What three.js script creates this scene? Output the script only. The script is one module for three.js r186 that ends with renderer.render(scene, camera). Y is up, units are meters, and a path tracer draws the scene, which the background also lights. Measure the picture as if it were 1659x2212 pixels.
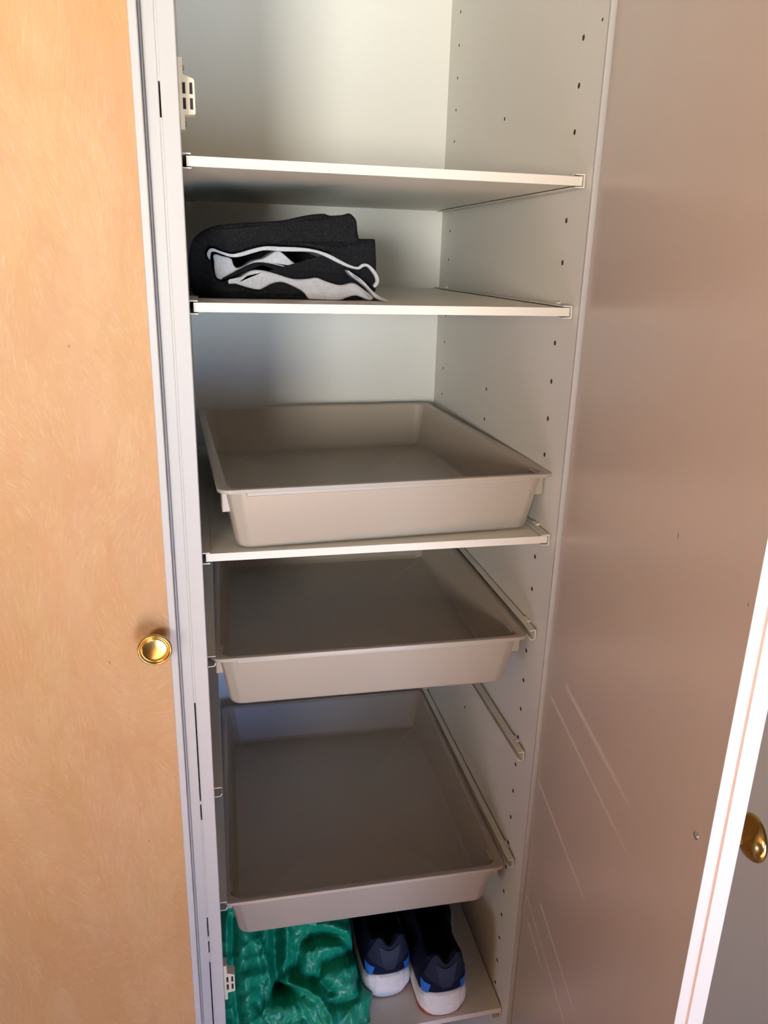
import * as THREE from 'three';
import { RoundedBoxGeometry } from 'three/addons/geometries/RoundedBoxGeometry.js';
import { mergeGeometries, toCreasedNormals, mergeVertices } from 'three/addons/utils/BufferGeometryUtils.js';
import { ImprovedNoise } from 'three/addons/math/ImprovedNoise.js';
import { RectAreaLightUniformsLib } from 'three/addons/lights/RectAreaLightUniformsLib.js';

// ---------------------------------------------------------------- camera, sky, sun, large lights, exposure
const scene = new THREE.Scene();
const camera = new THREE.PerspectiveCamera(67.09, 1659 / 2212, 0.02, 60);
camera.position.set(0.0158, 1.5, 1.3043);
camera.rotation.order = 'YXZ';
camera.rotation.set(-0.3175, -0.2258, 0.0274);

const renderer = new THREE.WebGLRenderer({ antialias: true });
renderer.toneMapping = THREE.LinearToneMapping;
renderer.toneMappingExposure = 0.85;
renderer.shadowMap.enabled = true;
RectAreaLightUniformsLib.init();

scene.background = new THREE.Color().setRGB(0.45, 0.75, 1.5).multiplyScalar(1.2);

const sun = new THREE.DirectionalLight(new THREE.Color().setRGB(1, 0.84, 0.68), 135);
sun.target.position.set(0.1, 0, 2.2); sun.position.copy(sun.target.position).add(new THREE.Vector3(5.6, 7.6, 8.5));
sun.castShadow = true;
Object.assign(sun.shadow.camera, { left: -6, right: 6, top: 6, bottom: -6, near: 0.5, far: 25 });
scene.add(sun, sun.target);

// daylight from two unseen openings behind the camera, placed to light the wardrobe
const WIN = [[-1.12, -0.48, 0.95, 1.74], [0.05, 0.95, 0.04, 1.3]];      // x0, x1, y0, y1 of the openings in the back wall
const ROOM = { x0: -1.5, x1: 2.1, z1: 3.0, h: 2.45 };
const WINL = [[1.0, 0.975, 0.9, 70], [0.28, 0.48, 1.0, 14]];
WIN.forEach(([x0, x1, y0, y1], i) => {
  const [r, g, b, k] = WINL[i];
  const l = new THREE.RectAreaLight(new THREE.Color().setRGB(r, g, b), k, x1 - x0 - 0.06, y1 - y0 - 0.06);
  l.position.set((x0 + x1) / 2, (y0 + y1) / 2, ROOM.z1 - 0.03);          // faces -z, into the room
  l.name = 'unseen_window_light';
  scene.add(l);
});

// an unseen low opening in the left wall, placed to light the lower wardrobe
const LOW = { z0: 1.05, z1: 1.85, y0: 0.05, y1: 0.55 };
{
  const l = new THREE.RectAreaLight(new THREE.Color().setRGB(0.68, 0.68, 0.98), 5.5, LOW.z1 - LOW.z0 - 0.06, LOW.y1 - LOW.y0 - 0.06);
  l.position.set(ROOM.x0 + 0.03, (LOW.y0 + LOW.y1) / 2, (LOW.z0 + LOW.z1) / 2); l.rotation.y = -Math.PI / 2;   // faces +x, into the room
  l.name = 'unseen_window_light'; scene.add(l);
}

// ---------------------------------------------------------------- helpers
const lin = (r, g, b) => new THREE.Color().setRGB(r, g, b);
let seed = 12345;
const rnd = () => { seed = (seed * 1664525 + 1013904223) >>> 0; return seed / 4294967296; };
const perlin = new ImprovedNoise();
const fbm = (x, y, z, o = 4) => { let s = 0, a = 0.5, f = 1; for (let i = 0; i < o; i++) { s += a * perlin.noise(x * f, y * f, z + i * 7.3); a *= 0.5; f *= 2.03; } return s; };
const used = {};
const numbered = (n) => { used[n] = (used[n] ?? -1) + 1; return used[n] ? n + '_' + String(used[n]).padStart(3, '0') : n; };
function mesh(name, geo, mat, parent, x = 0, y = 0, z = 0) {
  const m = new THREE.Mesh(geo, mat); m.name = name; m.castShadow = m.receiveShadow = true; m.position.set(x, y, z);
  parent.add(m); return m;
}
function thing(name, label, category, pos = [0, 0, 0], group) {
  const g = new THREE.Group(); g.name = numbered(name); g.position.set(...pos); g.userData = { label, category };
  if (group) g.userData.group = group;
  scene.add(g); return g;
}
function struct(name, geo, mat, x = 0, y = 0, z = 0) { const m = mesh(name, geo, mat, scene, x, y, z); m.userData.kind = 'structure'; return m; }
const group = (name, parent, x = 0, y = 0, z = 0) => { const g = new THREE.Group(); g.name = name; g.position.set(x, y, z); parent.add(g); return g; };
// box given by its limits
function bx(x0, x1, y0, y1, z0, z1, r = 0) {
  const w = x1 - x0, h = y1 - y0, d = z1 - z0;
  const g = r ? new RoundedBoxGeometry(w, h, d, 3, Math.min(r, w * 0.49, h * 0.49, d * 0.49)) : new THREE.BoxGeometry(w, h, d);
  g.translate((x0 + x1) / 2, (y0 + y1) / 2, (z0 + z1) / 2); return g;
}
const flat = (g) => { const h = g.index ? g.toNonIndexed() : g; for (const k of Object.keys(h.attributes)) if (!['position', 'normal', 'uv'].includes(k)) h.deleteAttribute(k); return h; };
const join = (...gs) => mergeGeometries(gs.map(flat), false);
// a surface through closed loops of points, capped at either end
function loft(loops, cap0 = true, cap1 = true, crease = 0) {
  const n = loops[0].length, pos = [], idx = [], uv = [];
  loops.forEach((l, k) => l.forEach((p, i) => { pos.push(...p); uv.push(i / n, k / loops.length); }));
  for (let k = 0; k < loops.length - 1; k++) for (let i = 0; i < n; i++) {
    const a = k * n + i, b = k * n + (i + 1) % n, c = a + n, d = b + n; idx.push(a, b, d, a, d, c);
  }
  const cap = (k, flip) => {
    const c = pos.length / 3, l = loops[k], m = [0, 0, 0]; l.forEach((p) => p.forEach((v, j) => { m[j] += v / n; })); pos.push(...m); uv.push(0.5, 0.5);
    for (let i = 0; i < n; i++) { const a = k * n + i, b = k * n + (i + 1) % n; flip ? idx.push(c, b, a) : idx.push(c, a, b); }
  };
  if (cap0) cap(0, true); if (cap1) cap(loops.length - 1, false);
  let g = new THREE.BufferGeometry();
  g.setAttribute('position', new THREE.Float32BufferAttribute(pos, 3)); g.setAttribute('uv', new THREE.Float32BufferAttribute(uv, 2)); g.setIndex(idx);
  g.computeVertexNormals();
  if (crease) g = toCreasedNormals(g, crease);
  return g;
}
function smoothOutline(pts, per = 4, tension = 0.5) {
  const c = new THREE.CatmullRomCurve3(pts.map(([x, y]) => new THREE.Vector3(x / 1000, y / 1000, 0)), true, 'catmullrom', tension);
  return c.getPoints(pts.length * per).slice(0, -1).map((p) => new THREE.Vector2(p.x, p.y));
}
function extrude(outline, depth, bevel, holes = []) {
  const s = new THREE.Shape(outline); holes.forEach((h) => s.holes.push(new THREE.Path(h)));
  const g = new THREE.ExtrudeGeometry(s, { depth: depth - 2 * bevel, bevelEnabled: bevel > 0, bevelSize: bevel, bevelThickness: bevel, bevelOffset: -bevel, bevelSegments: 4, curveSegments: 6 });
  g.translate(0, 0, bevel); return g;                                   // from z = 0 to z = depth
}
function canvasTex(w, h, draw, repeat) {
  const c = document.createElement('canvas'); c.width = w; c.height = h; draw(c.getContext('2d'), w, h);
  const t = new THREE.CanvasTexture(c); t.colorSpace = THREE.SRGBColorSpace; t.wrapS = t.wrapT = THREE.RepeatWrapping;
  if (repeat) t.repeat.set(...repeat); return t;
}
function noiseTex(n, f, repeat) {                                       // grey values for bump and roughness
  const d = new Uint8Array(n * n * 4);
  for (let y = 0; y < n; y++) for (let x = 0; x < n; x++) { const v = Math.max(0, Math.min(255, 255 * f(x / n, y / n))), o = (y * n + x) * 4; d[o] = d[o + 1] = d[o + 2] = v; d[o + 3] = 255; }
  const t = new THREE.DataTexture(d, n, n); t.magFilter = t.minFilter = THREE.LinearFilter; t.wrapS = t.wrapT = THREE.RepeatWrapping; t.needsUpdate = true;
  if (repeat) t.repeat.set(...repeat); return t;
}
const hexa = (r, g, b, a) => `rgba(${r | 0},${g | 0},${b | 0},${a})`;

// ---------------------------------------------------------------- materials
const M = {};
const std = (o) => new THREE.MeshStandardMaterial(o);
M.laminate = std({ color: lin(0.66, 0.635, 0.585), roughness: 0.5 });       // inside of the wardrobe
M.backboard = std({ color: lin(0.78, 0.77, 0.72), roughness: 0.55 });
M.chipboard = std({ color: lin(0.06, 0.03, 0.018), roughness: 0.95 });
M.paint = std({ color: lin(0.48, 0.465, 0.45), roughness: 0.42 });  // white paint on the frame and closed door, darkened for the light there
M.paintLit = std({ color: lin(0.68, 0.66, 0.63), roughness: 0.42 });          // white paint of the open door edge, lighter copy for its brighter light
M.shelf = std({ color: lin(0.74, 0.72, 0.64), roughness: 0.4 });
M.edge = std({ color: lin(0.68, 0.635, 0.56), roughness: 0.42 });
M.plastic = std({ color: lin(0.38, 0.33, 0.27), roughness: 0.36 });        // trays
M.rail = std({ color: lin(0.66, 0.63, 0.56), roughness: 0.35 });
M.cream = std({ color: lin(0.76, 0.68, 0.5), roughness: 0.45 });
M.steel = std({ color: lin(0.5, 0.49, 0.48), roughness: 0.3, metalness: 1 });
M.slot = std({ color: lin(0.05, 0.04, 0.045), roughness: 0.35, metalness: 0.6 });
M.brass = std({ color: lin(0.62, 0.44, 0.15), roughness: 0.2, metalness: 1 });
M.seam = std({ color: lin(0.62, 0.34, 0.24), roughness: 0.7 });

// sponged apricot paint: overlapping short brush dabs over a mottled ground
function spongeDraw(g, w, h) {
  g.fillStyle = 'rgb(186,139,88)'; g.fillRect(0, 0, w, h);
  const mpp = 0.6 / w;                                                   // metres per pixel
  for (let i = 0; i < 5200; i++) {                                       // broad clouds and dabs
    const x = rnd() * w, y = rnd() * h, r = (0.004 + rnd() * rnd() * 0.05) / mpp, k = rnd();
    const col = k < 0.4 ? [200, 164, 120] : k < 0.75 ? [178, 134, 86] : [190, 142, 106];
    g.fillStyle = hexa(...col, 0.06 + rnd() * 0.07); g.beginPath(); g.ellipse(x, y, r, r * (0.35 + rnd() * 0.5), 0.9 + rnd() * 1.2, 0, 6.3); g.fill();
  }
  for (let i = 0; i < 52000; i++) {                                      // brush hairs, in patches that share a direction
    const cx = rnd() * w, cy = rnd() * h, a = perlin.noise(cx / 190, cy / 190, 3.1) * 2.4 + 1.0, len = (0.0015 + rnd() * rnd() * 0.014) / mpp, s = perlin.noise(cx / 70, cy / 70, 8.2);
    if (s < -0.25 && rnd() < 0.8) continue;
    const k = rnd(), col = k < 0.5 ? [206, 174, 132] : k < 0.85 ? [168, 122, 76] : [212, 186, 148];
    g.strokeStyle = hexa(...col, 0.07 + rnd() * 0.15); g.lineWidth = 0.7 + rnd() * 1.5;
    g.beginPath(); g.moveTo(cx, cy); g.lineTo(cx + Math.cos(a) * len, cy + Math.sin(a) * len); g.stroke();
  }
  for (let i = 0; i < 40; i++) { g.fillStyle = hexa(130, 86, 50, 0.5); const x = rnd() * w, y = rnd() * h; g.fillRect(x, y, 2 + rnd() * 2, 1 + rnd() * 2); }
}
const spongeMap = canvasTex(1024, 2048, spongeDraw);
M.sponge = std({ map: spongeMap, roughness: 0.55, bumpMap: noiseTex(512, (x, y) => 0.5 + 0.9 * fbm(x * 40 + y * 22, y * 60 - x * 8, 1, 4)), bumpScale: 0.0006 });

// inside of the open door: same laminate, scuffed along the height of the trays and rails
const DOORW = 0.399, DY0 = 0.06, DY1 = 2.12;
const SCUFFS = [[0.012, 0.285, 1.003, 0.0045, 0.4], [0.064, 0.272, 1.047, 0.0065, 0.42], [0.005, 0.2, 0.872, 0.004, 0.45], [0.004, 0.3, 0.688, 0.004, 0.42], [0.06, 0.21, 0.733, 0.004, 0.36], [0.02, 0.1, 0.662, 0.004, 0.2]];
M.doorInner = std({
  roughness: 0.3,
  map: canvasTex(1024, 2048, (g, w, h) => {
    g.fillStyle = 'rgb(196,178,164)'; g.fillRect(0, 0, w, h);
    for (const [s0, s1, y, t, a] of SCUFFS) {
      const n = 900;
      for (let i = 0; i < n; i++) {
        const f = rnd(), s = s0 + (s1 - s0) * f, yy = y + (rnd() - 0.5) * t, len = 0.004 + rnd() * 0.016, fade = Math.pow(1 - f, 0.6) * (0.5 + rnd());
        g.fillStyle = hexa(246, 238, 228, a * 0.22 * fade); g.fillRect((s / DOORW) * w, (1 - (yy - DY0) / (DY1 - DY0)) * h, (len / DOORW) * w, 1);
      }
    }
    for (const [s, y, r] of [[0.284, 1.305, 2.2], [0.392, 1.298, 1.4], [0.03, 1.11, 1.2]]) { g.fillStyle = 'rgba(80,60,50,0.8)'; g.beginPath(); g.arc((s / DOORW) * w, (1 - (y - DY0) / (DY1 - DY0)) * h, r, 0, 6.3); g.fill(); }
  }),
});
M.wallL = std({ map: spongeMap, roughness: 0.9 });
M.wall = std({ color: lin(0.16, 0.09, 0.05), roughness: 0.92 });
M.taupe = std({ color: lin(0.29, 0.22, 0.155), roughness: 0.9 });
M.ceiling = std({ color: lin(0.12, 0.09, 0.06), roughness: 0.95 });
M.floor = std({
  roughness: 0.4,
  map: canvasTex(1024, 1024, (g, w, h) => {
    for (let r = 0; r < 8; r++) for (let c = 0; c < 2; c++) {
      const k = 0.85 + rnd() * 0.3; g.fillStyle = hexa(178 * k, 140 * k, 112 * k, 1); g.fillRect(c * w / 2, r * h / 8, w / 2, h / 8);
      for (let i = 0; i < 90; i++) { g.fillStyle = hexa(135 * k, 96 * k, 66 * k, 0.12); g.fillRect(c * w / 2 + rnd() * w / 2, r * h / 8 + rnd() * h / 8, 60 + rnd() * 200, 1); }
    }
  }, [4, 4]),
});
M.grass = std({ color: lin(0.28, 0.34, 0.14), roughness: 1 });

// ---------------------------------------------------------------- the room
const FZ = 0.5292;                                                       // front of the wardrobes' side panels
struct('floor', bx(ROOM.x0 - 0.1, ROOM.x1 + 0.1, -0.1, 0, -0.1, ROOM.z1 + 0.12), M.floor);
struct('ceiling', bx(ROOM.x0 - 0.1, ROOM.x1 + 0.1, ROOM.h, ROOM.h + 0.1, -0.1, ROOM.z1 + 0.12), M.ceiling);
{
  const a = ROOM.x0 - 0.1, b = ROOM.x0, f = 0.03;
  struct('wall_left', join(bx(a, b, 0, ROOM.h, -0.1, LOW.z0), bx(a, b, 0, ROOM.h, LOW.z1, ROOM.z1), bx(a, b, 0, LOW.y0, LOW.z0, LOW.z1), bx(a, b, LOW.y1, ROOM.h, LOW.z0, LOW.z1)), M.wallL);
  struct('window_3', join(bx(a + 0.02, b - 0.03, LOW.y0, LOW.y1, LOW.z0, LOW.z0 + f, 0.004), bx(a + 0.02, b - 0.03, LOW.y0, LOW.y1, LOW.z1 - f, LOW.z1, 0.004), bx(a + 0.02, b - 0.03, LOW.y0, LOW.y0 + f, LOW.z0 + f, LOW.z1 - f, 0.004), bx(a + 0.02, b - 0.03, LOW.y1 - f, LOW.y1, LOW.z0 + f, LOW.z1 - f, 0.004)), M.paint);  // frame of the unseen low opening
}
struct('added_light_blocker', bx(ROOM.x0, -0.14, 0, 1.28, 1.95, 2.05, 0.006), M.wall);  // added in place of the person behind the camera, shades the lower wardrobe
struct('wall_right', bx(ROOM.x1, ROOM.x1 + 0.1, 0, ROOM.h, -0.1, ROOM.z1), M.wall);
{
  const z0 = ROOM.z1, z1 = ROOM.z1 + 0.12, g = [], X0 = ROOM.x0 - 0.1, X1 = ROOM.x1 + 0.1, [a, b] = WIN;
  g.push(bx(X0, a[0], 0, ROOM.h, z0, z1), bx(a[1], b[0], 0, ROOM.h, z0, z1), bx(b[1], X1, 0, ROOM.h, z0, z1));
  for (const [x0, x1, y0, y1] of WIN) g.push(bx(x0, x1, 0, y0, z0, z1), bx(x0, x1, y1, ROOM.h, z0, z1));
  struct('wall_back', join(...g), M.wall);
  WIN.forEach(([x0, x1, y0, y1], i) => {
    const f = 0.03, q = 0.04;
    struct('window_' + (i + 1), join(bx(x0, x0 + f, y0, y1, z0 + q, z1 - 0.02, 0.004), bx(x1 - f, x1, y0, y1, z0 + q, z1 - 0.02, 0.004), bx(x0 + f, x1 - f, y0, y0 + f, z0 + q, z1 - 0.02, 0.004), bx(x0 + f, x1 - f, y1 - f, y1, z0 + q, z1 - 0.02, 0.004)), M.paint);  // frames of the unseen openings behind the camera
  });
  struct('ground', bx(-12, 12, -0.3, -0.12, ROOM.z1 + 0.12, 16), M.grass);
}
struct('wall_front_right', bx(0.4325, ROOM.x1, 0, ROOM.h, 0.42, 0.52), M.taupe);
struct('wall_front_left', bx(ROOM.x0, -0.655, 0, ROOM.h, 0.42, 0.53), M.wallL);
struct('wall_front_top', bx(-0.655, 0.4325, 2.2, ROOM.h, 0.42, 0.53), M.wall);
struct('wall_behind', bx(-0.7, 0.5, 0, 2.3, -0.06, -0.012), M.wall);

// ---------------------------------------------------------------- the open wardrobe
const XR = 0.4, XL = -0.0085;
const wardrobe = thing('wardrobe', 'open tall white wardrobe with shelves, plastic trays and its door swung to the right', 'wardrobe', [0, 0, 0]);
{
  const W = wardrobe;
  mesh('back_panel', bx(XL, XR, 0.08, 2.15, -0.008, 0), M.backboard, W);
  mesh('top_panel', bx(XL, XR, 2.13, 2.15, 0, FZ - 0.002), M.laminate, W);
  mesh('bottom_panel', bx(XL, XR, 0.08, 0.1, 0, FZ - 0.002), M.laminate, W);
  mesh('plinth', bx(-0.0155, 0.4155, 0, 0.08, 0, FZ - 0.04), M.paint, W);
  mesh('side_panel', bx(-0.0155, XL, 0.08, 2.15, 0, FZ - 0.02), M.laminate, W);
  mesh('edge_strip', bx(-0.0155, 0, 0.08, 2.15, FZ - 0.02, FZ, 0.0012), M.paint, W);
  // right side: drilled rows of peg holes
  const holes = [], Y = (k) => 1.5003 + 0.0434 * k, taken = [1.5842, 1.1943, 1.06, 0.8827, 0.7085, 0.4455];
  for (let k = -25; k <= 14; k++) {
    holes.push([0.4748, Y(k), 0.0029]); holes.push([0.047, Y(k), 0.0023]);
    if ([4, -4, -5, -16, 11].includes(k)) holes.push([0.262, Y(k), 0.0024]);
  }
  holes.push([0.5137, 1.7237, 0.0017]);
  const circ = (x, y, r) => Array.from({ length: 10 }, (_, i) => new THREE.Vector2(x + r * Math.cos(i * 0.6283), y + r * Math.sin(i * 0.6283)));
  const face = extrude([[0, 0.08], [FZ - 0.003, 0.08], [FZ - 0.003, 2.15], [0, 2.15]].map((p) => new THREE.Vector2(...p)), 0.008, 0, holes.map((h) => circ(...h)));
  face.rotateY(-Math.PI / 2); face.translate(XR + 0.008, 0, 0);
  const panel = mesh('side_panel', face, [M.laminate, M.chipboard], W);
  mesh('panel_core', bx(XR + 0.008, XR + 0.0155, 0.08, 2.15, 0, FZ - 0.003), M.chipboard, W);
  mesh('edge_strip', bx(XR, XR + 0.0156, 0.08, 2.15, FZ - 0.003, FZ, 0.0005), M.paint, W);

  // channels that carry the shelves, and the tray rails: C profiles along the depth
  const prof = (w, h, t, lip) => [[0, -h], [w, -h], [w, -h + t], [t, -h + t], [t, h - t], [w, h - t], [w, h], [0, h]].concat(lip ? [] : []).map((p) => new THREE.Vector2(...p));
  const peg = () => [0.047, 0.4748].map((z) => { const c = new THREE.CylinderGeometry(0.0022, 0.0022, 0.004, 8); c.rotateZ(Math.PI / 2); c.translate(-0.0015, 0, z); return c; });
  const tab = (w, h) => [0.047, 0.4748].map((z) => bx(-0.0016, 0.003, h - 0.0004, h + 0.0022, z - 0.006, z + 0.006));
  function channel(y, w, h, t, zf, side) {
    const e = extrude(prof(w, h, t), zf - 0.012, 0); e.translate(0, 0, 0.012);
    const g = join(e, ...tab(w, h), ...peg());
    if (side > 0) { g.rotateY(Math.PI); g.translate(0, 0, 0); const p = g.attributes.position; g.computeBoundingBox(); const { min, max } = g.boundingBox; g.scale(1, 1, 1); for (let i = 0; i < p.count; i++) p.setZ(i, -p.getZ(i)); const nn = g.attributes.normal; for (let i = 0; i < nn.count; i++) nn.setZ(i, -nn.getZ(i)); for (let i = 0; i < p.count; i += 3) for (const a of [p, nn, g.attributes.uv]) { const s = a.itemSize, o = a.array; for (let c = 0; c < s; c++) { const v = o[(i + 1) * s + c]; o[(i + 1) * s + c] = o[(i + 2) * s + c]; o[(i + 2) * s + c] = v; } } }
    return g;
  }
  for (const y of [1.5842, 1.4545, 1.1943]) {
    mesh('shelf_channel', channel(0, 0.0155, 0.0066, 0.0011, 0.5145, -1), M.rail, W, XL + 0.0006, y - 0.0044, 0);
    mesh('shelf_channel', channel(0, 0.0102, 0.0066, 0.0011, 0.5145, 1), M.rail, W, XR - 0.002, y - 0.0044, 0);
  }
  mesh('shelf_channel', channel(0, 0.0155, 0.006, 0.0011, 0.505, -1), M.rail, W, XL + 0.0006, 0.4455 - 0.0088 - 0.0063, 0);
  mesh('shelf_channel', channel(0, 0.0112, 0.006, 0.0011, 0.505, 1), M.rail, W, XR - 0.0006, 0.4455 - 0.0088 - 0.0063, 0);

  // tray rails: rounded hook section
  const hook = (w, side) => {
    const s = new THREE.Shape(), h = 0.0068, t = 0.0011, r = 0.004;
    s.moveTo(0, h); s.lineTo(w, h); s.lineTo(w, h - t); s.lineTo(t, h - t); s.lineTo(t, -h + r);
    s.quadraticCurveTo(t, -h + t, r, -h + t); s.lineTo(w - r, -h + t); s.quadraticCurveTo(w - t, -h + t, w - t, -h + r); s.lineTo(w - t, -h + 0.0045); s.lineTo(w, -h + 0.0045);
    s.lineTo(w, -h + r); s.quadraticCurveTo(w, -h, w - r, -h); s.lineTo(r, -h); s.quadraticCurveTo(0, -h, 0, -h + r); s.lineTo(0, h);
    const e = new THREE.ExtrudeGeometry(s, { depth: 0.4855, bevelEnabled: false, curveSegments: 5 }); e.translate(0, 0, 0.018);
    const g = join(e, ...tab(w, h), ...peg());
    if (side > 0) { const p = g.attributes.position, n = g.attributes.normal; for (let i = 0; i < p.count; i++) { p.setX(i, -p.getX(i)); n.setX(i, -n.getX(i)); }
      for (let i = 0; i < p.count; i += 3) for (const a of [p, n, g.attributes.uv]) { const q = a.itemSize, o = a.array; for (let c = 0; c < q; c++) { const v = o[(i + 1) * q + c]; o[(i + 1) * q + c] = o[(i + 2) * q + c]; o[(i + 2) * q + c] = v; } } }
    return g;
  };
  const hookL = hook(0.0152, -1), hookR = hook(0.0086, 1);
  for (const y of [1.06, 0.8827, 0.7085]) { mesh('tray_rail', hookL, M.rail, W, XL + 0.0018, y, 0); mesh('tray_rail', hookR, M.rail, W, XR - 0.0022, y, 0); }

  // magnetic catches on the left side, behind the edge strip
  function magnetCatch(y) {
    const c = group('magnetic_catch', W, XL, y, FZ - 0.045);
    const s = [[0, 0.033], [0.0035, 0.033], [0.0037, 0.0195], [0.0125, 0.0165], [0.0135, 0.015], [0.0135, -0.0115], [0.0125, -0.013], [0.0037, -0.014], [0.0035, -0.026], [0, -0.026]].map(([x, v]) => new THREE.Vector2(x + 0.0087, v));
    s[0].x = s[9].x = 0.0002;
    const slots = []; for (const sx of [0.0112, 0.0176]) for (const sy of [0.0085, -0.0042]) slots.push([[sx, sy - 0.0047], [sx + 0.0026, sy - 0.0047], [sx + 0.0026, sy + 0.0047], [sx, sy + 0.0047]].map((p) => new THREE.Vector2(...p)));
    mesh('housing', extrude(s, 0.014, 0.0004, slots), M.cream, c);
    for (const sx of [0.0112, 0.0176]) for (const sy of [0.0085, -0.0042]) mesh('pole_plate', bx(sx + 0.0001, sx + 0.0025, sy - 0.0046, sy + 0.0046, 0.002, 0.0112), M.slot, c);
    for (const sy of [0.0262, -0.0205]) { const k = new THREE.CylinderGeometry(0.0022, 0.003, 0.0012, 12); k.rotateZ(-Math.PI / 2); mesh('screw', k, M.steel, c, 0.0128, sy, 0.006); }
  }
  magnetCatch(1.6335); magnetCatch(0.5705);

  // the door, hinged on the right side panel and opened a little less than a right angle
  const door = group('door', W, 0.4044, 0, FZ + 0.004); door.rotation.y = THREE.MathUtils.degToRad(-9.2);
  mesh('inner_board', bx(0, 0.008, DY0, DY1, 0, DOORW, 0), M.doorInner, door);
  mesh('seam', bx(0.008, 0.0106, DY0 + 0.002, DY1 - 0.002, 0.001, DOORW - 0.0012), M.seam, door);
  mesh('edge_trim', join(bx(0.0106, 0.0232, DY0, DY1, DOORW - 0.0075, DOORW, 0.0012), bx(0.0106, 0.0232, DY0, DY1, 0, 0.0075, 0.0012), bx(0.0106, 0.0232, DY1 - 0.0075, DY1, 0.0075, DOORW - 0.0075, 0.0012), bx(0.0106, 0.0232, DY0, DY0 + 0.0075, 0.0075, DOORW - 0.0075, 0.0012)), M.paintLit, door);
  mesh('edge_trim', bx(-0.0002, 0.008, DY0, DY1, DOORW, DOORW + 0.0008), M.paintLit, door);
  mesh('outer_board', bx(0.0106, 0.022, DY0 + 0.0075, DY1 - 0.0075, 0.0075, DOORW - 0.0075), M.sponge, door);
  makeKnob(door, 'x', 0.022, 1.1045, DOORW - 0.0215);
  const sc = new THREE.LatheGeometry([[0, 0.0016], [0.0012, 0.0015], [0.0022, 0.0011], [0.0028, 0.0003], [0.0029, 0]].reverse().map(([r, h]) => new THREE.Vector2(Math.max(r, 1e-5), h)), 20);
  sc.rotateZ(Math.PI / 2); mesh('screw', sc, M.steel, door, -0.0001, 1.1115, DOORW - 0.0165);
}
function makeKnob(parent, axis, x, y, z) {
  const P = [[0.0001, 0], [0.0062, 0], [0.0062, 0.001], [0.0048, 0.002], [0.0045, 0.009], [0.0056, 0.0125], [0.0095, 0.0155], [0.0136, 0.0182], [0.0163, 0.021], [0.0173, 0.0232], [0.0172, 0.0246], [0.0166, 0.0256], [0.0157, 0.0259], [0.0149, 0.0255], [0.0144, 0.0246], [0.0139, 0.0238], [0.0132, 0.0236], [0.0128, 0.024], [0.0126, 0.0248], [0.0122, 0.02515], [0.0115, 0.02535], [0.0095, 0.02575], [0.006, 0.0262], [0.003, 0.0264], [0.0001, 0.02645]];
  const c = new THREE.SplineCurve(P.map((p) => new THREE.Vector2(...p)));
  const g = new THREE.LatheGeometry(c.getPoints(180).map((p) => new THREE.Vector2(Math.max(p.x, 1e-5), p.y)), 48);
  axis === 'x' ? g.rotateZ(-Math.PI / 2) : g.rotateX(Math.PI / 2);
  const k = mesh('knob', g, M.brass, parent, x, y, z); k.userData.label = 'round brass knob'; return k;
}

// ---------------------------------------------------------------- the closed wardrobe on the left
{
  const W = thing('wardrobe', 'closed wardrobe with sponged apricot door, white edging and brass knob', 'wardrobe', [0, 0, 0]);
  mesh('side_panel', bx(-0.0325, -0.0168, 0.08, 2.15, 0, FZ - 0.02), M.laminate, W);
  mesh('edge_strip', bx(-0.0279, -0.0168, 0.08, 2.15, FZ - 0.02, FZ, 0.001), M.paint, W);
  mesh('edge_strip', bx(-0.0301, -0.0279, 0.08, 2.15, FZ - 0.02, FZ - 0.0045), M.paint, W);
  mesh('side_panel', bx(-0.65, -0.634, 0.08, 2.15, 0, FZ), M.laminate, W);
  mesh('back_panel', bx(-0.634, -0.0325, 0.08, 2.15, -0.008, 0), M.laminate, W);
  mesh('plinth', bx(-0.65, -0.0168, 0, 0.08, 0, FZ - 0.04), M.paint, W);
  mesh('top_panel', bx(-0.634, -0.0325, 2.13, 2.15, 0, FZ - 0.004), M.laminate, W);
  // painted-over filler in the joint between the two wardrobes, cracked open in places
  const cracks = [[1.94, 2.15], [1.6405, 1.612], [1.024, 0.893], [0.888, 0.866], [0.72, 0.69], [0.682, 0.664], [0.648, 0.4]];
  let top = 2.15; const gaps = cracks.slice(1); const runs = [];
  for (const [a, b] of gaps) { runs.push([a, top]); top = b; }
  runs.push([0.08, top]);
  for (const [y0, y1] of runs) mesh('joint_filler', bx(-0.0172, -0.0151, y0, y1, FZ - 0.012, FZ - 0.0006), M.paint, W);
  const door = group('door', W, 0, 0, FZ - 0.008), X0 = -0.645, X1 = -0.0302, T = 0.0075;
  mesh('inner_board', bx(X0 + 0.001, X1 - 0.001, DY0, DY1, 0, 0.009), M.paint, door);
  mesh('edge_trim', join(bx(X0, X0 + T, DY0, DY1, 0.009, 0.0205, 0.0012), bx(X1 - T, X1, DY0, DY1, 0.009, 0.0205, 0.0012), bx(X0 + T, X1 - T, DY0, DY0 + T, 0.009, 0.0205, 0.0012), bx(X0 + T, X1 - T, DY1 - T, DY1, 0.009, 0.0205, 0.0012)), M.paint, door);
  mesh('outer_board', bx(X0 + T, X1 - T, DY0 + T, DY1 - T, 0.009, 0.0195), M.sponge, door);
  makeKnob(door, 'z', -0.0513, 1.1125, 0.0195);
}

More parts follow.
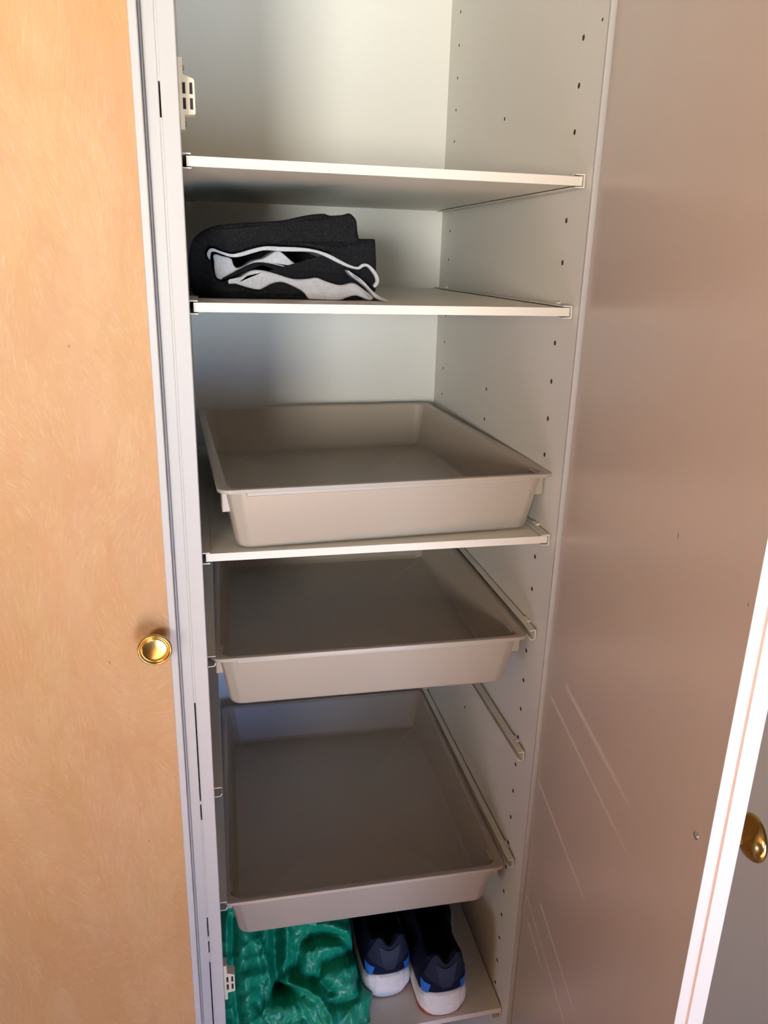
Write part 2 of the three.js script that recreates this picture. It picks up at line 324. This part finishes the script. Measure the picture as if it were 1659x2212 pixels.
// ---------------------------------------------------------------- shelves
const SH = 'white shelf boards in the open wardrobe';
function shelf(y, x1, zf, label) {
  const t = thing('shelf', label, 'shelf', [0, y - 0.0088, 0], SH);
  mesh('board', bx(0.0034, x1, 0, 0.0088, 0.003, zf - 0.0005), M.shelf, t);
  mesh('edge_band', bx(0.0034, x1, 0, 0.0088, zf - 0.0005, zf, 0), M.edge, t);
  return t;
}
shelf(1.5842, 0.3958, 0.5124, 'empty topmost white shelf, above the folded black blanket');
shelf(1.4545, 0.3958, 0.5124, 'white shelf on which the folded black and grey blanket lies');
shelf(1.1943, 0.3958, 0.5124, 'white shelf under the crooked topmost beige tray');
shelf(0.4455, 0.3985, 0.507, 'lowest white shelf, holding the sneakers and the green bag');

// ---------------------------------------------------------------- trays
function rr(hw, hl, r, y, n = 6) {                                       // rounded rectangle, counter-clockwise seen from above
  const o = [];
  for (const [sx, sz, a0] of [[1, 1, 0], [-1, 1, 90], [-1, -1, 180], [1, -1, 270]]) for (let i = 0; i <= n; i++) {
    const a = THREE.MathUtils.degToRad(a0 + (90 * i) / n); o.push([sx * (hw - r) + r * Math.cos(a), y, sz * (hl - r) + r * Math.sin(a)]);
  }
  return o.reverse();
}
function makeTray(label) {
  const t = thing('drawer_tray', label, 'tray', [0, 0, 0], 'beige plastic trays in the open wardrobe');
  const HW = 0.1928, HL = 0.2335;
  const L = [
    rr(0.166, 0.207, 0.012, -0.0735), rr(0.170, 0.2115, 0.015, -0.0731), rr(0.1725, 0.2145, 0.016, -0.0712), rr(0.1737, 0.2162, 0.0165, -0.068), rr(0.1836, 0.2264, 0.0165, -0.0048),
    rr(HW - 0.0016, HL - 0.0016, 0.0125, -0.0044), rr(HW - 0.001, HL - 0.001, 0.013, -0.0048), rr(HW - 0.0002, HL - 0.0002, 0.0135, -0.0044), rr(HW, HL, 0.0135, -0.0022), rr(HW - 0.0006, HL - 0.0006, 0.013, -0.0006), rr(HW - 0.002, HL - 0.002, 0.0125, 0), rr(0.1836, 0.2264, 0.0165, -0.0006),
    rr(0.1818, 0.2246, 0.0155, -0.0018), rr(0.1812, 0.224, 0.015, -0.004), rr(0.1724, 0.2148, 0.0145, -0.0635), rr(0.1712, 0.2135, 0.014, -0.0668), rr(0.1685, 0.2108, 0.012, -0.0686), rr(0.165, 0.207, 0.01, -0.069),
  ];
  mesh('basin', loft(L, true, true, 0.7), M.plastic, t);
  mesh('grip_lip', join(bx(-0.163, 0.163, -0.0092, -0.0044, HL - 0.0085, HL - 0.0032, 0.0012)), M.plastic, t);
  for (const s of [-1, 1]) mesh('stop_tab', s > 0 ? bx(0.177, 0.1888, -0.0315, -0.0042, 0.192, 0.2125, 0.0015) : bx(-0.1875, -0.177, -0.0315, -0.0042, 0.19, 0.2095, 0.0015), M.plastic, t);
  return t;
}
const tray1 = makeTray('topmost beige plastic tray, standing crooked on a white shelf');
const putTray = (t, x, y, z, a) => { t.position.set(x, y, z); t.rotation.y = a; };
function copyTray(label) { const c = tray1.clone(); c.name = numbered('drawer_tray'); c.userData = { ...tray1.userData, label }; scene.add(c); return c; }
putTray(tray1, 0.1982, 1.2681, 0.2815, 0.055);
putTray(copyTray('middle beige plastic tray, hung on rails right below a white shelf'), 0.1988, 1.0617, 0.2725, -0.016);
putTray(copyTray('lowest beige plastic tray, hung on rails above the sneakers and green bag'), 0.1975, 0.7082, 0.2702, -0.018);

// ---------------------------------------------------------------- folded blanket
{
  const T = thing('folded_blanket', 'folded black blanket with pale grey lining on the second shelf', 'blanket', [0, 1.4546, 0]);
  const crinkle = noiseTex(512, (x, y) => { const v = 1 - Math.abs(fbm(x * 24, y * 24, 2, 4)) * 2.6; return v * 0.9 + 0.1 * rnd(); }, [9, 9]);
  const paintedGlints = canvasTex(1024, 1024, (g, w, h) => {                     // glints on the crinkles, painted as short pale strokes on black
    g.fillStyle = 'rgb(11,11,14)'; g.fillRect(0, 0, w, h);
    for (let i = 0; i < 5200; i++) { const x = rnd() * w, y = rnd() * h, k = perlin.noise(x / 90, y / 60, 2.7); if (k < 0.05) continue; const a = -0.25 + (rnd() - 0.5) * 1.6, l = 3 + rnd() * 14; g.strokeStyle = hexa(120, 122, 132, 0.2 + rnd() * 0.7 * k); g.lineWidth = 0.8 + rnd(); g.beginPath(); g.moveTo(x, y); g.lineTo(x + l * Math.cos(a), y + l * Math.sin(a)); g.stroke(); }
  }, [6, 6]);
  const black = new THREE.MeshPhysicalMaterial({ roughness: 0.7, specularIntensity: 0.35, map: paintedGlints, bumpMap: crinkle, bumpScale: 0.0007 });
  const blackMat = new THREE.MeshPhysicalMaterial({ color: lin(0.006, 0.0058, 0.0085), roughness: 0.85, specularIntensity: 0.3 });
  const greyMap = canvasTex(512, 512, (g, w, h) => {
    g.fillStyle = 'rgb(176,176,180)'; g.fillRect(0, 0, w, h);
    for (let i = 0; i < 1500; i++) { const k = rnd() < 0.5 ? 140 : 205; g.fillStyle = hexa(k, k, k + 3, 0.12); g.beginPath(); g.ellipse(rnd() * w, rnd() * h, 3 + rnd() * 18, 2 + rnd() * 8, rnd() * 3.1, 0, 6.3); g.fill(); }
    for (let i = 0; i < 700; i++) { g.strokeStyle = hexa(150, 150, 155, 0.16); g.beginPath(); const x = rnd() * w, y = rnd() * h; g.moveTo(x, y); g.lineTo(x + (rnd() - 0.5) * 50, y + (rnd() - 0.5) * 50); g.stroke(); }
  }, [12, 12]);
  const grey = std({ map: greyMap, roughness: 0.8, bumpMap: crinkle, bumpScale: 0.00025 });
  const OUT = [[-0.5, 25.7], [-0.5, 36.9], [0.5, 45.2], [3.0, 54.9], [9.0, 63.3], [19.2, 69.8], [35.0, 74.4], [55.1, 76.7], [74.0, 78.4], [97.4, 80.6], [112.1, 83.9], [127.0, 87.2], [141.9, 88.9], [149.4, 87.3], [163.0, 88.5], [169.8, 90.2], [175.1, 86.8], [178.3, 81.3], [180.3, 66.7], [183, 64.8], [197.0, 64.9], [199, 62], [199.7, 50.5], [200.8, 38.9], [201.1, 24.2], [199.9, 9.3], [192.1, 2.4], [168.5, 1.0], [126.6, 0.4], [78.1, 0.2], [45.4, 0.2], [16.1, 0.3], [4.7, 2.9], [0.1, 11.6]];
  const HOLE = [[22.2, 38.8], [17.5, 44.0], [20.4, 50.7], [25.5, 51.4], [32.6, 49.1], [44.0, 46.4], [54.3, 48.3], [67.5, 52.3], [80.7, 55.2], [97.0, 55.1], [117.8, 54.9], [132.9, 53.3], [148.0, 49.4], [160.3, 44.0], [172.7, 38.2], [182.1, 36.2], [191.5, 35.7], [197.2, 24.1], [195.9, 10.7], [189.7, 6.8], [177.9, 5.6], [160.7, 3.4], [132.8, 4.0], [121.3, 7.9], [109.9, 13.9], [97.9, 18.0], [87.4, 16.4], [78.3, 11.6], [72.3, 9.7], [60.5, 11.5], [48.8, 14.9], [38.7, 17.6], [31.4, 18.2], [26.4, 20.6], [24.3, 28.3]];
  const R1 = [[21.3, 38.9], [18.3, 44.3], [20.8, 49.5], [25.3, 50.5], [32.3, 48.1], [43.5, 45.5], [53.6, 47.4], [66.6, 51.4], [79.6, 54.2], [95.6, 54.1], [116.1, 53.9], [130.8, 52.3], [145.8, 48.5], [157.8, 43.0], [170.0, 37.5], [178.9, 35.7], [183.8, 38.9], [189.9, 38.8], [197.0, 33.8], [202.3, 26.1], [203.1, 19.5], [199.0, 14.0], [196.6, 16.5], [199.3, 20.9], [197.9, 26.0], [193.9, 31.4], [189.2, 35.9], [185.1, 35.5], [179.6, 32.8], [168.6, 34.7], [156.4, 39.4], [144.3, 44.8], [130.8, 49.4], [116.0, 49.7], [95.5, 49.4], [79.5, 50.1], [66.5, 47.0], [53.4, 43.0], [43.4, 42.2], [32.2, 45.4], [25.9, 47.2], [22.6, 45.8]];
  const R2 = [[24.8, 43.1], [27.9, 44.8], [33.5, 43.3], [43.4, 40.8], [45.3, 35.4], [48.8, 31.5], [56.0, 33.1], [66.3, 38.9], [77.9, 42.0], [86.7, 47.5], [94.0, 49.8], [101.3, 45.1], [110.0, 38.3], [123.3, 32.5], [136.8, 30.4], [135.3, 29.0], [108.5, 30.5], [86.5, 35.2], [72.0, 36.0], [60.3, 32.6], [51.5, 27.1], [42.8, 24.9], [37.7, 21.0], [31.9, 19.1], [27.0, 21.7], [25.6, 28.7], [25.4, 37.6]];
  const R3 = [[34.1, 19.4], [42.9, 23.8], [54.7, 29.9], [66.4, 34.7], [78.1, 34.2], [92.7, 28.9], [108.9, 22.9], [125.4, 22.9], [137.5, 24.9], [149.7, 19.3], [160.4, 17.8], [172.7, 19.8], [161.9, 28.0], [146.6, 28.4], [137.5, 30.1], [124.0, 30.0], [109.0, 31.4], [92.8, 35.0], [78.2, 37.5], [66.5, 36.9], [53.3, 31.3], [43.0, 25.7], [34.2, 21.1]];
  const R4 = [[38.1, 17.9], [48.2, 19.1], [57.0, 25.7], [65.7, 29.7], [77.3, 29.5], [91.8, 26.0], [107.9, 21.7], [122.7, 22.0], [133.1, 23.4], [142.1, 20.4], [152.7, 17.3], [161.0, 16.4], [174.0, 18.7], [184.8, 12.5], [196.2, 3.9], [191.6, 0.6], [177.2, 5.4], [166.5, 3.1], [157.4, 0.4], [130.1, 0.8], [124.4, 1.7], [118.9, 8.1], [107.8, 14.0], [96.0, 18.1], [85.7, 16.5], [76.9, 12.1], [71.0, 10.0], [59.5, 11.8], [48.0, 15.2]];
  const TAIL = [[165.3, 32.0], [174.4, 27.2], [183.7, 20.9], [193.1, 11.7], [202.5, 5.3], [213.2, 0.6], [205.8, 0.3], [196.3, 4.2], [188.4, 13.1], [179.1, 20.1], [169.9, 26.4]];
  // roll of the black outer layer: an open front part round the lining and a full part behind it
  const front = extrude(smoothOutline(OUT), 0.075, 0.0035, [smoothOutline(HOLE, 3).reverse()]); front.translate(0, 0, 0.355);
  const rear = extrude(smoothOutline(OUT), 0.245, 0.003); rear.translate(0, 0, 0.112);
  // the front face swells and dips like cloth
  for (const g of [front]) { const p = g.attributes.position; for (let i = 0; i < p.count; i++) { const z = p.getZ(i); if (z > 0.4) p.setZ(i, z + 0.006 * fbm(p.getX(i) * 30, p.getY(i) * 45, 4, 2)); } g.computeVertexNormals(); }
  mesh('outer_layer', join(front, rear), black, T);
  const piece = (name, pts, depth, bevel, zf, mat) => { const g = extrude(smoothOutline(pts), depth, bevel); g.translate(0, 0, zf - depth); return mesh(name, g, mat, T); };
  piece('lining', R1, 0.078, 0.0011, 0.4345, grey);
  piece('lining', R2, 0.06, 0.0022, 0.4275, grey);
  piece('black_band', R3, 0.07, 0.0016, 0.4305, blackMat);  // black band between the two pieces of lining
  piece('lining', R4, 0.078, 0.0026, 0.439, grey);
  piece('tail_end', TAIL, 0.07, 0.0013, 0.446, grey);
}

// ---------------------------------------------------------------- green bag
{
  const T = thing('plastic_bag', 'crumpled thin green plastic bag on the lowest shelf left of the sneakers', 'bag', [0, 0.4456, 0]);
  const R = [   // ridges and creases on the front of the heap: mm from the lower left, height (mm), width (mm)
    [[[32, 140], [26, 91], [31, 49], [32, 0]], 17, 13], [[[5, 148], [2, 88]], 8, 6], [[[14, 150], [11, 81], [16, 20], [20, -10]], -12, 5], [[[52, 150], [52, 90], [56, 40]], -6, 8],
    [[[75, 140], [74, 84], [77, 51]], -24, 8], [[[73, 47], [86, 45]], -38, 9], [[[92, 135], [85, 76], [88, 66]], 12, 7], [[[104, 70], [109, 99], [139, 110], [173, 100], [190, 78]], -17, 6.5],
    [[[118, 92], [169, 94]], 11, 11], [[[127, 50], [142, 72], [164, 79], [185, 76]], -13, 6], [[[143, 58], [189, 62]], 9, 10], [[[80, 57], [113, 47], [132, 32], [145, 9], [146, -14]], 14, 5.5],
    [[[96, 62], [134, 52], [150, 33]], -12, 5], [[[90, 73], [97, 71]], -15, 7], [[[148, 19], [168, 17], [187, 22], [193, 40]], -11, 5], [[[214, 21], [204, -1], [196, -22]], 6, 8],
    [[[112, 130], [150, 125], [180, 110]], 10, 7], [[[50, 118], [62, 70], [66, 50]], 9, 6], [[[60, 20], [84, 25], [112, 22]], 8, 12], [[[96, 45], [108, 12], [120, -10]], -7, 5], [[[160, 45], [178, 38]], 9, 9], [[[30, 75], [52, 72]], 6, 7], [[[40, 40], [60, 8]], -6, 5],
  ];
  const dseg = (x, y, p) => { let best = 1e9; for (let i = 0; i < p.length - 1; i++) { const [ax, ay] = p[i], [bx2, by] = p[i + 1], dx = bx2 - ax, dy = by - ay, t = Math.max(0, Math.min(1, ((x - ax) * dx + (y - ay) * dy) / (dx * dx + dy * dy || 1))); best = Math.min(best, Math.hypot(x - ax - t * dx, y - ay - t * dy)); } return best; };
  const EDGE = [[-13, 203], [5, 207], [21, 214], [37, 196], [60, 194], [131, 189], [200, 182]];
  const right = (t) => { for (let i = 0; i < EDGE.length - 1; i++) if (t <= EDGE[i + 1][0]) { const f = Math.max(0, (t - EDGE[i][0]) / (EDGE[i + 1][0] - EDGE[i][0])); return EDGE[i][1] + f * (EDGE[i + 1][1] - EDGE[i][1]); } return 182; };
  const NX = 150, NT = 150, pos = [], idx = [], uv = [];
  const T0 = -12.5, T1 = 190;
  const at = (i, j) => {
    const t = T0 + (T1 - T0) * (j / NT), x0 = -6.5, x1 = right(t), s = x0 + (x1 - x0) * (i / NX);
    let d = 0; for (const [p, a, w] of R) d += a * Math.exp(-((dseg(s, t, p) / w) ** 2));
    const wx = s + 9 * perlin.noise(s / 26, t / 26, 1), wy = t + 9 * perlin.noise(s / 26, t / 26, 9);
    d += 6 * (0.5 - Math.abs(perlin.noise(wx / 30, wy / 48, 2.2)) * 2) + 2.4 * (0.5 - Math.abs(perlin.noise(wx / 11, wy / 19, 5.2)) * 2) + 0.7 * (0.5 - Math.abs(perlin.noise(wx / 4.5, wy / 6, 8)) * 2);
    const e = Math.min(s - x0, x1 - s, T1 - t + 4), q = Math.min(1, Math.max(0, e / 26)); d -= 26 * (1 - Math.sqrt(1 - (1 - q) * (1 - q)));
    const low = Math.max(0, 1 - (t - T0) / 14); d *= 1 - 0.8 * low * low;
    return [s / 1000, 0.0095 + (0.75 * t + 0.6614 * d) / 1000, 0.485 + (-0.6614 * t + 0.75 * d) / 1000];
  };
  const ring = [];
  for (let j = 0; j <= NT; j++) for (let i = 0; i <= NX; i++) { const p = at(i, j); p[1] = Math.max(p[1], 0.0006); pos.push(...p); uv.push(i / NX, j / NT); }
  for (let j = 0; j < NT; j++) for (let i = 0; i < NX; i++) { const a = j * (NX + 1) + i, b = a + 1, c = a + NX + 1, d = c + 1; idx.push(a, b, d, a, d, c); }
  for (let i = 0; i <= NX; i++) ring.push(i);
  for (let j = 1; j <= NT; j++) ring.push(j * (NX + 1) + NX);
  for (let i = NX - 1; i >= 0; i--) ring.push(NT * (NX + 1) + i);
  for (let j = NT - 1; j >= 1; j--) ring.push(j * (NX + 1));
  const base = pos.length / 3;
  ring.forEach((r, k) => { const f = k / ring.length; pos.push(pos[r * 3] * 0.92 + 0.008, pos[r * 3 + 1] * 0.94 + 0.0001, 0.2 + 0.02 * Math.sin(f * 40)); uv.push(f, 0); });
  const N = ring.length; for (let k = 0; k < N; k++) { const a = ring[k], b = ring[(k + 1) % N], c = base + k, d = base + (k + 1) % N; idx.push(b, a, c, b, c, d); }
  const mid = pos.length / 3; pos.push(0.1, 0.06, 0.19); uv.push(0.5, 0.5); for (let k = 0; k < N; k++) idx.push(base + (k + 1) % N, base + k, mid);
  const g = new THREE.BufferGeometry(); g.setAttribute('position', new THREE.Float32BufferAttribute(pos, 3)); g.setAttribute('uv', new THREE.Float32BufferAttribute(uv, 2)); g.setIndex(idx); g.computeVertexNormals();
  const crumple = noiseTex(512, (x, y) => 0.9 - 1.4 * Math.abs(fbm(x * 16, y * 16, 6, 4)), [1.5, 1.5]);
  const mat = new THREE.MeshPhysicalMaterial({ color: lin(0.006, 0.28, 0.15), roughness: 0.36, bumpMap: crumple, bumpScale: 0.0005, side: THREE.DoubleSide });
  mesh('bag_film', g, mat, T);
}

// ---------------------------------------------------------------- sneakers
const HWT = [[0, 0.012], [0.006, 0.0215], [0.014, 0.0285], [0.026, 0.036], [0.045, 0.0372], [0.075, 0.0368], [0.12, 0.034], [0.16, 0.037], [0.2, 0.044], [0.235, 0.0445], [0.262, 0.037], [0.279, 0.024], [0.286, 0.01], [0.288, 0.001]];
const SL = 0.288;
const hw = (l) => { if (l < 0.03) return 0.0364 * Math.pow(1 - Math.pow(1 - Math.max(0, l) / 0.03, 2.5), 1 / 2.5); for (let i = 0; i < HWT.length - 1; i++) if (l <= HWT[i + 1][0]) { const f = (l - HWT[i][0]) / (HWT[i + 1][0] - HWT[i][0]); return HWT[i][1] + f * (HWT[i + 1][1] - HWT[i][1]); } return 0.0005; };
function solePt(u, inset, y, lean = 0) {                                 // u round the outline, 0 at the middle of the heel
  const tau = (1 - Math.cos(2 * Math.PI * u)) / 2, sgn = u < 0.5 ? 1 : -1, l = tau * SL;
  let x = hw(Math.max(l, 0)); if (l > 0.28) x *= Math.sqrt(Math.max(0, (SL - l) / 0.008));
  x *= 1 - inset / 0.037; return [sgn * x, y, -(inset + tau * (SL - 2 * inset)) + lean * (1 - tau)];
}
const NU = 200;
const soleRing = (inset, y, lean) => Array.from({ length: NU }, (_, i) => { const u = i / NU, t = (1 - Math.cos(2 * Math.PI * u)) / 2; return solePt(u, inset, typeof y === 'function' ? y(t) : y, lean); });
const UP = [[0.031, 0.94, 0.004, 0.282], [0.04, 0.955, 0.002, 0.274], [0.052, 0.945, 0.0005, 0.258], [0.064, 0.91, 0.001, 0.228], [0.076, 0.86, 0.0035, 0.186], [0.087, 0.8, 0.007, 0.154], [0.097, 0.74, 0.009, 0.132], [0.104, 0.7, 0.0075, 0.122]];
function upperPt(u, h, off = 0) {
  const f = Math.max(0, Math.min(0.99999, h)) * (UP.length - 1), k = Math.floor(f), q = f - k, A = UP[k], B = UP[k + 1], m = (i) => A[i] + (B[i] - A[i]) * q;
  const y0 = m(0), fw = m(1), l0 = m(2), l1 = m(3), tau = (1 - Math.cos(2 * Math.PI * u)) / 2, sgn = u < 0.5 ? 1 : -1, l = tau * SL;
  let x = hw(l); if (l > 0.28) x *= Math.sqrt(Math.max(0, (SL - l) / 0.008));
  const c = Math.cos(2 * Math.PI * u), a = Math.min(u, 1 - u);
  const rim = -0.014 * Math.exp(-((a / 0.017) ** 2)) + 0.005 * Math.exp(-(((a - 0.037) / 0.02) ** 2)) - 0.015 * Math.exp(-(((a - 0.2) / 0.1) ** 2));
  const grow = 1 + off / 0.035;
  return [sgn * x * fw * grow, y0 + rim * h * h + off * 0.3, -(l0 + tau * (l1 - l0)) + off * c];
}
const ringAt = (h, off = 0) => Array.from({ length: NU }, (_, i) => upperPt(i / NU, h, off));
function patch(corners, off, nu = 10, nv = 10) {                          // a thin slab lying on the upper, between four (u, h) corners
  const P = (o) => { const a = []; for (let j = 0; j <= nv; j++) for (let i = 0; i <= nu; i++) { const s = i / nu, t = j / nv, [A, B, C, D] = corners; const u = (1 - t) * ((1 - s) * A[0] + s * B[0]) + t * ((1 - s) * D[0] + s * C[0]), h = (1 - t) * ((1 - s) * A[1] + s * B[1]) + t * ((1 - s) * D[1] + s * C[1]); a.push(upperPt(((u % 1) + 1) % 1, h, o)); } return a; };
  const a = P(off), b = P(0.0002), pos = [...a, ...b].flat(), n = a.length, idx = [], W = nu + 1;
  for (let j = 0; j < nv; j++) for (let i = 0; i < nu; i++) { const p = j * W + i; idx.push(p, p + 1, p + W + 1, p, p + W + 1, p + W, n + p, n + p + W + 1, n + p + 1, n + p, n + p + W, n + p + W + 1); }
  const rim = []; for (let i = 0; i < nu; i++) rim.push(i); for (let j = 0; j < nv; j++) rim.push(j * W + nu); for (let i = nu; i > 0; i--) rim.push(nv * W + i); for (let j = nv; j > 0; j--) rim.push(j * W);
  rim.forEach((p, k) => { const q = rim[(k + 1) % rim.length]; idx.push(p, n + p, n + q, p, n + q, q); });
  const g = new THREE.BufferGeometry(); g.setAttribute('position', new THREE.Float32BufferAttribute(pos, 3)); g.setAttribute('uv', new THREE.Float32BufferAttribute(new Array(pos.length / 3 * 2).fill(0).map((_, i) => (i % 2 ? Math.floor(i / 2 / W) / nv : (Math.floor(i / 2) % W) / nu)), 2)); g.setIndex(idx); g.computeVertexNormals();
  return toCreasedNormals(g, 0.8);
}
const shoeMat = {
  midsole: std({ roughness: 0.75, map: canvasTex(512, 128, (g, w, h) => { g.fillStyle = 'rgb(222,220,216)'; g.fillRect(0, 0, w, h); for (let i = 0; i < 900; i++) { g.fillStyle = hexa(...(rnd() < 0.6 ? [188, 176, 156] : [236, 236, 236]), 0.14); g.beginPath(); g.ellipse(rnd() * w, rnd() * h, 1 + rnd() * 9, 1 + rnd() * 4, rnd() * 3, 0, 6.3); g.fill(); } for (let i = 0; i < 60; i++) { g.strokeStyle = hexa(130, 122, 112, 0.3); g.beginPath(); const x = rnd() * w, y = rnd() * h; g.moveTo(x, y); g.lineTo(x + 6 + rnd() * 14, y + (rnd() - 0.5) * 5); g.stroke(); } }) }),
  outsole: std({ color: lin(0.52, 0.07, 0.045), roughness: 0.8 }),
  upper: new THREE.MeshPhysicalMaterial({ specularIntensity: 0.3, color: lin(0.005, 0.007, 0.026), roughness: 0.85, bumpMap: noiseTex(128, (x, y) => 0.5 + 0.5 * Math.sin(x * 400) * Math.sin(y * 400), [6, 4]), bumpScale: 0.0004 }),
  lining: new THREE.MeshPhysicalMaterial({ specularIntensity: 0.3, color: lin(0.006, 0.007, 0.014), roughness: 0.95 }),
  counter: new THREE.MeshPhysicalMaterial({ specularIntensity: 0.3, color: lin(0.012, 0.018, 0.034), roughness: 0.7 }),
  emblem: new THREE.MeshPhysicalMaterial({ specularIntensity: 0.3, color: lin(0.018, 0.026, 0.05), roughness: 0.5 }),
  blue: std({ color: lin(0.012, 0.13, 0.52), roughness: 0.6 }),
};
function makeSneaker(label, x, z, turn) {
  const T = thing('sneaker', label, 'shoe', [x, 0.4457, z], 'pair of navy sneakers'); T.rotation.y = turn;
  const top = (t) => 0.0405 - 0.012 * Math.sin(Math.PI * Math.min(1, t * 1.1)) - 0.004 * t + 0.004 * Math.max(0, 1 - t * 14);
  mesh('outsole', loft([soleRing(0.003, 0, 0.001), soleRing(0.0012, 0.0008, 0.001), soleRing(0.0012, 0.0055, 0.001), soleRing(0.004, 0.006, 0.001)], true, true, 0.6), shoeMat.outsole, T);
  mesh('midsole', loft([soleRing(0.006, (t) => 0.0058 - 0.0048 * Math.max(0, 1 - t * 30), 0), soleRing(0.0012, (t) => 0.0075 - 0.005 * Math.max(0, 1 - t * 30), 0.0025), soleRing(-0.001, 0.014, 0.003), soleRing(-0.0016, 0.024, 0.003), soleRing(-0.0006, (t) => top(t) - 0.004, 0.001), soleRing(0.0006, (t) => top(t) - 0.0008, 0), soleRing(0.0025, top, -0.001), soleRing(0.006, (t) => top(t) - 0.002, -0.002)], true, true, 0.9), shoeMat.midsole, T);
  const rows = []; for (let k = 0; k <= 24; k++) rows.push(ringAt(k / 24));
  mesh('upper', loft(rows, false, false), shoeMat.upper, T);
  const inner = [ringAt(1, 0), ringAt(1, -0.0025).map(([a, b, c]) => [a, b + 0.0022, c]), ringAt(0.99, -0.007).map(([a, b, c]) => [a, b + 0.001, c]), ringAt(0.9, -0.0095), ringAt(0.7, -0.009), ringAt(0.5, -0.008), ringAt(0.36, -0.007), ringAt(0.32, -0.006)];
  mesh('lining', loft(inner, false, true), shoeMat.lining, T);
  mesh('heel_counter', join(patch([[0, 0.34], [0.082, 0.56], [0.042, 1], [0, 0.98]], 0.0015), patch([[-0.082, 0.56], [0, 0.34], [0, 0.98], [-0.042, 1]], 0.0015)), shoeMat.counter, T);
  mesh('heel_tab', patch([[-0.008, 0.33], [0.008, 0.33], [0.03, 0.76], [-0.03, 0.76]], 0.0028), shoeMat.emblem, T);
  mesh('side_patch', patch([[0.05, 0.03], [0.064, 0.03], [0.09, 0.4], [0.04, 0.36]], 0.0013), shoeMat.blue, T);
  mesh('side_patch', patch([[-0.064, 0.03], [-0.05, 0.03], [-0.04, 0.36], [-0.09, 0.4]], 0.0013), shoeMat.blue, T);
  return T;
}
const s1 = makeSneaker('navy sneaker with white midsole nearer the green bag, pushed further in', 0.2385, 0.4565, 0.02);
const s2 = s1.clone(); s2.name = numbered('sneaker'); s2.userData = { ...s1.userData, label: 'navy sneaker with white midsole nearer the open door, closest to the shelf edge' };
s2.position.set(0.312, 0.4457, 0.5015); s2.rotation.y = -0.01; scene.add(s2);

renderer.render(scene, camera);
